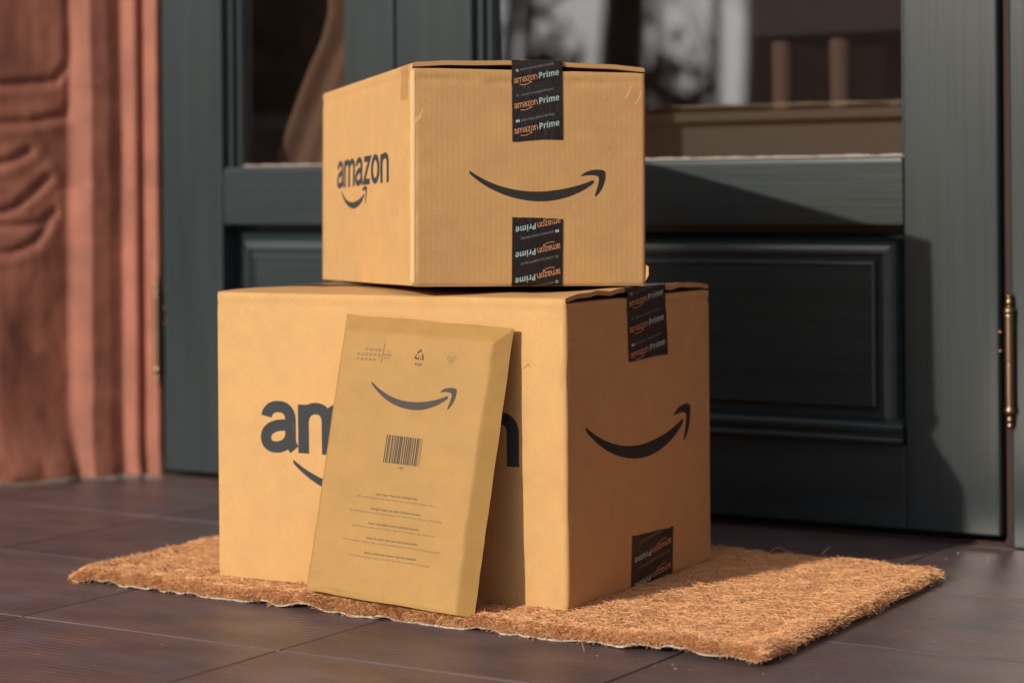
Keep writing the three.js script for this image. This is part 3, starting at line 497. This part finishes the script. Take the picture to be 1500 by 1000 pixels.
// large box
{
  const L = 0.3962, W = 0.3067, H = 0.2825, s = 3000;
  const lc = kraftCanvas(L, H, s, KRAFT, 501, null), x = lc.getContext('2d'), X = (v) => v * s, Y = (v) => (H - v) * s;
  drawWord(x, X(0.0559), Y(0.1278), X(0.2895), X(0.0485), INK, 0.228); drawSmile(x, X(0.0945), X(0.268), Y(0.124), Y(0.0855), INK);
  const R = rng(5); for (let i = 0; i < 26; i++) { x.fillStyle = `rgba(70,45,25,${0.2 + 0.35 * R()})`; x.fillRect(R() * lc.width, R() * lc.height, 1.5 + 2 * R(), 1.5 + 2 * R()); }
  x.strokeStyle = 'rgba(70,45,25,0.55)'; x.lineWidth = 2; x.beginPath(); x.moveTo(X(0.352), Y(0.218)); x.lineTo(X(0.357), Y(0.222)); x.lineTo(X(0.359), Y(0.2195)); x.stroke();
  const ec = kraftCanvas(W, H, s, KRAFT, 521, 'v'), e = ec.getContext('2d');
  drawSmile(e, X(0.034), X(0.2555), Y(0.1665), Y(0.1235), INK2);
  scuff(lc, 71, 90); scuff(ec, 72, 80);
  const b = cardboardBox('large_box', 'large kraft cardboard shipping box standing on the doormat', { L, W, H, seed: 600, longCanvas: lc, endCanvas: ec, lift: 0.0006, endLift: 0.003, endBulge: 0.0035,
    tape: { a0: 0.1187, a1: 0.2025, v1: 0.2165, cut1: [0, 0.0034], b0: 0.1234, b1: 0.2130, v2: 0.0495, cut2: [0.0012, -0.0012], pitch: 0.0243, off1: -0.012, off2: 0.21 } });
  const yaw = 0.0336, nx = -0.9949, nz = 0.5927, c = Math.cos(yaw), sn = Math.sin(yaw);
  b.position.set(nx - L / 2 * c - W / 2 * sn, 0.0118, nz + L / 2 * sn - W / 2 * c); b.rotation.y = yaw;
}
// small box on top, tipped back a little on the flaps below
{
  const K = 1.02, L = 0.4141 * K, W = 0.2268 * K, H = 0.2045 * K, s = 2600 * 1, s2 = 4000;
  const lc = kraftCanvas(L, H, s, KRAFT, 541, null), x = lc.getContext('2d'), X = (v) => v * K * s, Y = (v) => (H - v * K) * s;
  drawWord(x, X(0.090), Y(0.0975), X(0.2415), X(0.0285), INK); drawSmile(x, X(0.1125), X(0.2425), Y(0.0965), Y(0.0752), INK);
  x.fillStyle = 'rgba(120,78,36,0.28)'; x.fillRect(X(0.372), 0, X(0.03), X(0.033));   // strip of clear tape folded round the corner
  const ec = kraftCanvas(W, H, s2, KRAFT, 561, 'v'), e = ec.getContext('2d'), EX = (v) => v * K * s2, EY = (v) => (H - v * K) * s2;
  drawSmile(e, EX(0.0546), EX(0.1862), EY(0.1082), EY(0.0782), INK2);
  const R = rng(15); e.strokeStyle = 'rgba(238,200,150,0.75)'; e.lineWidth = 4;
  for (const [a, b2, c2, d2] of [[0.2115, 0.187, 0.205, 0.175], [0.222, 0.183, 0.2155, 0.170], [0.0035, 0.152, 0.0105, 0.162], [0.0035, 0.1505, 0.009, 0.1565]]) { e.lineWidth = 3 + 2 * R(); e.beginPath(); e.moveTo(EX(a), EY(b2)); e.quadraticCurveTo(EX((a + c2) / 2 + 0.0015), EY((b2 + d2) / 2 - 0.002), EX(c2), EY(d2)); e.stroke(); }
  for (let i = 0; i < 60; i++) { e.fillStyle = `rgba(235,190,135,${0.15 + 0.3 * R()})`; e.fillRect(R() * ec.width, R() * ec.height, 1.5 + 2 * R(), 2 + 5 * R()); }
  scuff(lc, 73, 80); scuff(ec, 74, 130);
  const b = cardboardBox('small_box', 'smaller kraft cardboard shipping box stacked on the large box', { L, W, H, seed: 700, longCanvas: lc, endCanvas: ec, lift: 0.0030, endLift: 0.0004, endBulge: 0.0022, worn: true,
    tape: { a0: 0.0969, a1: 0.1467, v1: 0.1357, cut1: [0, 0.0038], b0: 0.0969, b1: 0.1467, v2: 0.0643, cut2: [0.0007, -0.0011], pitch: 0.0240, off1: -0.065, off2: 0.035 } });
  const M2 = new THREE.Matrix4().makeRotationFromEuler(new THREE.Euler(-0.0223, 0.842, -0.0147, 'YXZ')), X2 = new THREE.Vector3(), Y2 = new THREE.Vector3(), Z2 = new THREE.Vector3(); M2.extractBasis(X2, Y2, Z2);
  const N = new THREE.Vector3(-1.1442, 0.3035, 0.6219), B = new THREE.Matrix4().makeBasis(Z2, Y2, X2.clone().negate());
  b.quaternion.setFromRotationMatrix(B); b.position.copy(N).addScaledVector(Z2, -L / 2).addScaledVector(X2, W / 2);
  // torn scraps at the lower far corner of the end panel, and a loop of loose clear tape on the hidden side
  const scrap = (pts, m, nm) => { const g2 = new THREE.BufferGeometry(); g2.setAttribute('position', new THREE.Float32BufferAttribute(pts.flat(), 3)); const id = []; for (let i = 1; i < pts.length - 1; i++) id.push(0, i, i + 1); g2.setIndex(id); g2.computeVertexNormals(); part(nm, g2, m, b); };
  scrap([[L / 2 - 0.002, 0.003, -W / 2 + 0.001], [L / 2 + 0.0012, 0.010, -W / 2 - 0.0018], [L / 2 + 0.0006, 0.018, -W / 2 - 0.002], [L / 2 - 0.002, 0.020, -W / 2]], rawEdge, 'torn_scrap');
  const loop = new THREE.TorusGeometry(0.0038, 0.0006, 6, 20); loop.scale(1, 1.6, 6); loop.translate(L / 2 - 0.03, H * 0.826, -W / 2 - 0.003);
  part('loose_tape', loop, new THREE.MeshPhysicalMaterial({ color: new THREE.Color().setRGB(0.6, 0.55, 0.48), roughness: 0.25, transmission: 0.5, thickness: 0 }), b);
}

// ───────────────────────── padded envelope leaning on the large box ─────────────────────────
{
  const w = 0.1858, h = 0.2606, s = 5000;
  const c = pixelCanvas(w * s, h * s, (i, j) => {
    const x = i / s, y = j / s, rib = vnoise(x * 60, y * 1500, 801), k = 1 + 0.03 * vnoise(x * 1800, y * 1800, 802) + 0.035 * fbm(x * 70, y * 70, 803, 4) + 0.04 * fbm(x * 12, y * 12, 807, 3) + 0.01 * rib;
    return [clamp(S(0.36) * k, 0, 255), clamp(S(0.21) * k, 0, 255), clamp(S(0.058) * k, 0, 255)];
  });
  const x = c.getContext('2d'), X = (v) => v * s, Y = (v) => (h - v) * s, ink = 'rgba(48,40,34,0.92)', soft = 'rgba(70,55,40,0.8)';
  drawSmile(x, X(0.0474), X(0.1418), Y(0.2003), Y(0.1764), 'rgba(50,46,42,0.96)');
  const line = (t, cx, y, width, size, bold, col = ink) => { x.fillStyle = col; x.font = `${bold ? 'bold ' : ''}${Math.round(X(size))}px sans-serif`; const m = x.measureText(t).width; x.save(); x.translate(X(cx) - X(width) / 2, Y(y)); x.scale(X(width) / m, 1); x.fillText(t, 0, 0); x.restore(); };
  line('17 18 19 20', 0.0437, 0.2268, 0.0185, 0.0033, true, soft); line('21 22 23 24 25 26', 0.0395, 0.2222, 0.027, 0.0033, true, soft); line('27 28 29 30 31', 0.0372, 0.2176, 0.0225, 0.0033, true, soft);
  x.strokeStyle = soft; x.lineWidth = 4; x.beginPath(); x.moveTo(X(0.0558), Y(0.2352)); x.lineTo(X(0.0545), Y(0.2165)); x.stroke(); x.beginPath(); x.moveTo(X(0.0558), Y(0.2248)); x.lineTo(X(0.0655), Y(0.2246)); x.stroke();
  line('10', 0.0610, 0.2262, 0.0048, 0.0034, false, soft); line('2021', 0.0608, 0.2208, 0.0085, 0.0034, false, soft);
  // recycling triangle of three bent arrows
  x.save(); x.translate(X(0.0962), Y(0.2268)); x.strokeStyle = ink; x.fillStyle = ink; x.lineWidth = X(0.00105);
  for (let k = 0; k < 3; k++) { x.save(); x.rotate(k * 2.0944); x.beginPath(); x.moveTo(X(-0.0043), X(0.0031)); x.lineTo(X(-0.0012), X(0.0031)); x.moveTo(X(0.0010), X(0.0031)); x.lineTo(X(0.0047), X(0.0031)); x.lineTo(X(0.0030), X(0.0003)); x.stroke(); x.beginPath(); x.moveTo(X(-0.0004), X(0.0014)); x.lineTo(X(-0.0004), X(0.0048)); x.lineTo(X(-0.0024), X(0.0031)); x.fill(); x.restore(); } x.restore();
  line('21', 0.0962, 0.2245, 0.0032, 0.003, true); line('PAP', 0.0960, 0.2172, 0.0082, 0.0036, true);
  x.strokeStyle = 'rgba(110,84,58,0.7)'; x.lineWidth = 3; for (const [a, b] of [[0.1282, 0.2272], [0.1338, 0.2272], [0.131, 0.2232]]) { x.beginPath(); for (let k = 0; k <= 6; k++) { const q = k * 1.0472; x[k ? 'lineTo' : 'moveTo'](X(a) + X(0.0022) * Math.cos(q), Y(b) + X(0.0022) * Math.sin(q)); } x.stroke(); x.beginPath(); x.moveTo(X(a - 0.0015), Y(b)); x.lineTo(X(a + 0.0015), Y(b + 0.001)); x.stroke(); }
  line('recycle paper', 0.131, 0.2318, 0.0075, 0.0012, false, soft); line('www.how2recycle.info', 0.131, 0.2190, 0.0125, 0.0012, false, soft);
  { const R = rng(31); let p = 0.0735; while (p < 0.1132) { const bw = 0.00035 + 0.00035 * Math.floor(R() * 4), gp = 0.0004 + 0.00035 * Math.floor(R() * 2.6); x.fillStyle = 'rgba(34,30,30,0.96)'; x.fillRect(X(p), Y(0.1513), X(Math.min(bw, 0.1138 - p)), X(0.0254)); p += bw + gp; } }
  line('LM3', 0.0940, 0.1216, 0.0062, 0.0028, true);
  const rows = [['Less Paper Than Our Smallest Box', 'This mailer fits your order better than a box and uses less paper to do it.', 0.0935, 0.046, 0.0935, 0.0865], ['Weniger Papier als unser kleinster Karton', 'Ihre Bestellung passt besser in diese Tasche als in einen Karton. Das spart Verpackung.', 0.0942, 0.0548, 0.0942, 0.1035],
    ['Meno Carta della nostra scatola più piccola', 'Questa busta si adatta al tuo ordine meglio di una scatola e usa meno carta.', 0.0944, 0.0555, 0.0944, 0.0915], ['Moins de carton que notre plus petite boîte', 'Cette enveloppe s’adapte mieux à votre commande qu’une boîte et utilise moins de papier.', 0.0945, 0.056, 0.0945, 0.1085], ['Menos cartón que nuestra caja más pequeña', 'Este sobre se adapta mejor a tu pedido que una caja y utiliza menos papel.', 0.0945, 0.0575, 0.0945, 0.0895]];
  rows.forEach(([a, b, c1, w1, c2, w2], k) => { const y = 0.0953 - k * 0.01345; line(a, c1, y, w1, 0.0027, true); line(b, c2, y - 0.0037, w2, 0.0025, false, 'rgba(56,46,38,0.85)'); });
  const paper = new THREE.MeshStandardMaterial({ map: texOf(c), roughness: 0.7, bumpMap: at(fluteBump, 6, 9), bumpScale: 0.00006, side: THREE.DoubleSide });
  const g = thing('padded_envelope', 'kraft paper padded envelope with barcode leaning against the large box', 'envelope', [-1.2409, 0.0205, 0.6584]);
  g.rotation.order = 'YXZ'; g.rotation.set(-0.1998, 0.0253, -0.0495);
  const prof = (u, v, side) => {   // pillow with mitred sloping margins
    const eL = u * w / 0.009, eR = (1 - u) * w / (0.0155 + 0.0012 * vnoise(v * 6, 4, 821)), eT = (1 - v) * h / 0.017, eB = 0.85 + v * h / 0.03, d = Math.min(eL, eR, eT, eB);
    const ramp = d >= 1 ? 1 : d, soft2 = ramp < 0.85 ? ramp / 0.925 : 1 - 0.081 * Math.max(0, (1 - ramp) / 0.15) ** 2 * 1;
    return side * ((side > 0 ? 0.0102 : 0.0055) * clamp(soft2, 0, 1)) + (d > 1 ? side * (0.0012 * fbm(u * 5, v * 7, 811, 3) + 0.0022 * Math.sin(Math.PI * u) * Math.sin(Math.PI * v)) : 0) + 0.0006 * fbm(u * 9, v * 12, 815, 2);
  };
  const wob = (q, k) => 0.0009 * fbm(q * 7, k, 831, 3);
  const sheet = (side) => grid(150, 190, (u, v) => [u * w + wob(v, 1) * (u - 0.5) * 2, v * h + wob(u, 9) * (v - 0.5) * 2, prof(u, v, side)]);
  part('front_sheet', sheet(1), paper, g);
  part('back_sheet', sheet(-1), cardA, g);
}

// ───────────────────────── grit and stray fibres on the tiles ─────────────────────────
{
  const R = rng(606), gs = [];
  const spot = (x, z, r) => { const g = new THREE.IcosahedronGeometry(r, 0); g.scale(1 + R(), 0.6, 1 + R()); g.rotateY(R() * 6); g.translate(x, r * 0.35, z); gs.push(g); };
  for (let i = 0; i < 44; i++) spot(-2.0 + R() * 1.7, 0.68 + R() * 0.4, 0.0004 + 0.0007 * R() * R());
  for (let i = 0; i < 24; i++) spot(-0.76 + R() * 0.3, 0.1 + R() * 0.6, 0.0004 + 0.0008 * R() * R());
  for (let i = 0; i < 9; i++) spot(-0.86 + R() * 0.12, 0.02 + R() * 0.09, 0.0004 + 0.0007 * R());
  for (let i = 0; i < 8; i++) spot(-0.90 + R() * 0.09, 0.67 + R() * 0.05, 0.0004 + 0.0005 * R());
  const m = finish(new THREE.Mesh(mergeGeometries(gs.map((g) => g.deleteAttribute('uv') && g || g)), new THREE.MeshStandardMaterial({ color: new THREE.Color().setRGB(0.3, 0.25, 0.2), roughness: 0.9 })));
  m.name = 'grit'; m.userData.kind = 'stuff'; tag(m, 'pale grit and crumbs scattered on the dark floor tiles', 'grit'); scene.add(m);
  const straw = new THREE.MeshStandardMaterial({ color: new THREE.Color().setRGB(0.55, 0.33, 0.16), roughness: 0.8 });
  const V = (x, y, z) => new THREE.Vector3(x, y, z), list = [
    [V(-0.975, 0.012, 0.215), V(-0.968, 0.017, 0.207), V(-0.955, 0.013, 0.208)], [V(-0.918, 0.011, 0.213), V(-0.916, 0.017, 0.206), V(-0.91, 0.022, 0.204)],
    [V(-0.95, 0.004, 0.655), V(-0.935, 0.005, 0.672), V(-0.922, 0.002, 0.69)], [V(-1.20, 0.003, 0.655), V(-1.185, 0.002, 0.667), V(-1.168, 0.002, 0.662)], [V(-1.165, 0.004, 0.652), V(-1.158, 0.003, 0.668), V(-1.15, 0.004, 0.66)]];
  for (const l of list) part('stray_fibre', new THREE.TubeGeometry(new THREE.CatmullRomCurve3(l), 14, 0.00035, 5), straw, doormat);
}

// ───────────────────────── across the street: what the panes mirror ─────────────────────────
{
  const bark = new THREE.MeshStandardMaterial({ color: new THREE.Color().setRGB(0.09, 0.06, 0.04), roughness: 0.95, bumpMap: at(plasterBump, 2), bumpScale: 0.02 });
  // place by the direction in which the pane sends the view: azimuth from +z towards -x, distance from the doors
  const spotAt = (azDeg, dist) => { const a = azDeg * Math.PI / 180; return [-1.25 - Math.sin(a) * dist, -0.06, Math.cos(a) * dist]; };
  const stone = new THREE.MeshStandardMaterial({ color: new THREE.Color().setRGB(0.3, 0.2, 0.14), roughness: 0.9, bumpMap: at(plasterBump, 1), bumpScale: 0.02, map: at(plasterTint, 0.7) });
  const w = thing('garden_wall', 'low brown garden wall across the street', 'wall', spotAt(29, 11));
  w.rotation.y = -0.45; part('masonry', slab(-7, 9, 0, 0.86, -0.15, 0.15, 0.01), stone, w); part('coping', slab(-7.02, 9.02, 0.861, 0.935, -0.19, 0.19, 0.012, 2), new THREE.MeshStandardMaterial({ color: new THREE.Color().setRGB(0.3, 0.25, 0.21), roughness: 0.7 }), w);
  const limb = (pts, r0, r1) => { const c = new THREE.CatmullRomCurve3(pts), n = 12, g = new THREE.TubeGeometry(c, n, 1, 8), p = g.attributes.position; for (let i = 0; i <= n; i++) { const q = c.getPointAt(i / n), r = lerp(r0, r1, i / n); for (let k = 0; k <= 8; k++) { const j = i * 9 + k; p.setXYZ(j, q.x + (p.getX(j) - q.x) * r, q.y + (p.getY(j) - q.y) * r, q.z + (p.getZ(j) - q.z) * r); } } g.computeVertexNormals(); return g; };
  const bareTree = (label, az, dist, r, hgt, seed, lean = 0) => {
    const R = rng(seed), t = thing('bare_tree', label, 'tree', spotAt(az, dist), 'bare street trees'), V = (x, y, z) => new THREE.Vector3(x, y, z);
    part('trunk', limb([V(0, 0, 0), V(0.1 * lean + 0.05, hgt * 0.3, 0), V(lean * 0.5, hgt * 0.6, 0.1), V(lean, hgt, 0)], r, r * 0.35), bark, t);
    const bs = []; for (let i = 0; i < 16; i++) { const y0 = hgt * (0.28 + 0.66 * R()), a = R() * 6.28, l = hgt * (0.18 + 0.22 * R()), bx = lean * (y0 / hgt) ** 1.3; bs.push(limb([V(bx, y0, 0), V(bx + Math.cos(a) * l * 0.5, y0 + l * 0.35, Math.sin(a) * l * 0.5), V(bx + Math.cos(a) * l, y0 + l * 0.9, Math.sin(a) * l)], r * 0.3, r * 0.06)); for (let k = 0; k < 3; k++) { const f = 0.4 + 0.5 * R(), b = a + (R() - 0.5) * 2, q = l * 0.5; bs.push(limb([V(bx + Math.cos(a) * l * f, y0 + l * 0.85 * f, Math.sin(a) * l * f), V(bx + Math.cos(a) * l * f + Math.cos(b) * q * 0.6, y0 + l * f + q * 0.3, Math.sin(a) * l * f + Math.sin(b) * q * 0.6), V(bx + Math.cos(a) * l * f + Math.cos(b) * q, y0 + l * f + q * 0.9, Math.sin(a) * l * f + Math.sin(b) * q)], r * 0.09, r * 0.02)); } }
    part('branches', mergeGeometries(bs), bark, t);
  };
  bareTree('thick bare tree behind the garden wall', 29.5, 15, 0.24, 6, 1, 0.5);
  bareTree('slender bare tree behind the garden wall beside the tan house', 26.55, 15, 0.055, 4.5, 2, 0.05);
  bareTree('leaning bare tree at the far end of the garden wall', 34.2, 17, 0.16, 6, 3, -0.8);
  bareTree('bare tree between the hedge and the leaning tree', 32.2, 21, 0.10, 6, 4, 0.3);
  bareTree('twiggy bare sapling close behind the thick bare tree', 28.1, 19, 0.05, 5, 5, -0.3);
  bareTree('forked bare tree beside the leaning bare tree', 33.2, 14, 0.07, 4.6, 6, 0.4);
  bareTree('thin bare sapling close to the corner of the tan house', 25.7, 20, 0.04, 4.2, 7, 0.15);
  { // loose autumn shrubs: sparse leaves that let the sky through
    const geo = new THREE.PlaneGeometry(0.1, 0.07), m = new THREE.MeshStandardMaterial({ color: new THREE.Color().setRGB(0.2, 0.1, 0.045), roughness: 0.8, side: THREE.DoubleSide }), R = rng(19), Mx = new THREE.Matrix4();
    for (const [az, dist, rad, n, label] of [[31.6, 13, 0.42, 420, 'loose rust-brown shrub behind the garden wall below the forked tree'], [34.6, 15, 0.5, 620, 'dense rust-brown shrub behind the garden wall beside the hedge'], [27.6, 14, 0.3, 240, 'small rust-brown shrub behind the garden wall beside the slender tree']]) {
      const t = thing('autumn_shrub', label, 'shrub', spotAt(az, dist), 'rust-brown shrubs'), im = new THREE.InstancedMesh(geo, m, n);
      for (let i = 0; i < n; i++) { const a = R() * 6.28, q = Math.sqrt(R()) * rad; Mx.compose(new THREE.Vector3(Math.cos(a) * q, 0.15 + 1.75 * R() * (1 - 0.4 * q / rad), Math.sin(a) * q), new THREE.Quaternion().setFromEuler(new THREE.Euler(R() * 6, R() * 6, R() * 6)), new THREE.Vector3(1, 1, 1).multiplyScalar(0.7 + R())); im.setMatrixAt(i, Mx); }
      im.name = 'foliage'; im.userData.kind = 'stuff'; t.add(im);
      part('stem', mergeGeometries([0, 1, 2, 3, 4].map((k) => limb([new THREE.Vector3(0, 0, 0), new THREE.Vector3(Math.cos(k * 1.3) * rad * 0.3, 0.7, Math.sin(k * 1.3) * rad * 0.3), new THREE.Vector3(Math.cos(k * 1.3) * rad * 0.7, 1.6, Math.sin(k * 1.3) * rad * 0.7)], 0.02, 0.005))), bark, t);
    }
  }
  const h = thing('tan_house', 'tan plastered house across the street beyond the garden wall', 'house', spotAt(18.9, 17));
  h.rotation.y = -0.35; part('wall', slab(-1.75, 1.75, 0, 2.5, -2, 2, 0.02), new THREE.MeshStandardMaterial({ color: new THREE.Color().setRGB(0.5, 0.35, 0.25), roughness: 0.9 }), h);
  { const sh = new THREE.Shape([new THREE.Vector2(-2, 2.5), new THREE.Vector2(2, 2.5), new THREE.Vector2(0, 3.7)]), g = new THREE.ExtrudeGeometry(sh, { depth: 4.3, bevelEnabled: false }); g.translate(0, 0, -2.15); part('roof', boxUV(g), new THREE.MeshStandardMaterial({ color: new THREE.Color().setRGB(0.1, 0.04, 0.03), roughness: 0.85 }), h); }
  part('door', slab(-0.45, 0.45, 0, 2.0, -2.03, -2.001, 0.01), bark, h);
  // clipped hedge behind the wall: leaf clumps
  const leaf = new THREE.PlaneGeometry(0.11, 0.07), n = 15000, hm = new THREE.InstancedMesh(leaf, new THREE.MeshStandardMaterial({ color: 0xffffff, roughness: 0.8, side: THREE.DoubleSide }), n), R = rng(9), M = new THREE.Matrix4(), C = new THREE.Color(), [hx, , hz] = spotAt(38.5, 13.5);
  for (let i = 0; i < n; i++) { const a = R() * 6.28, q = Math.sqrt(R()), yy = R(); M.compose(new THREE.Vector3(hx + Math.cos(a) * q * 1.2, 0.1 + yy * 2.6, hz + Math.sin(a) * q * 0.8), new THREE.Quaternion().setFromEuler(new THREE.Euler(R() * 6, R() * 6, R() * 6)), new THREE.Vector3(1, 1, 1).multiplyScalar(0.8 + 1.2 * R())); hm.setMatrixAt(i, M); const k = R(); hm.setColorAt(i, C.setRGB(0.16 + 0.1 * k, 0.1 + 0.05 * k, 0.05)); }
  hm.name = 'hedge'; hm.userData.kind = 'stuff'; tag(finish(hm), 'dense brown autumn hedge behind the garden wall', 'hedge'); scene.add(hm);
}

scene.traverse((o) => { if (o.isMesh && o.name !== 'sky') { o.castShadow = true; o.receiveShadow = true; } });
renderer.render(scene, camera);
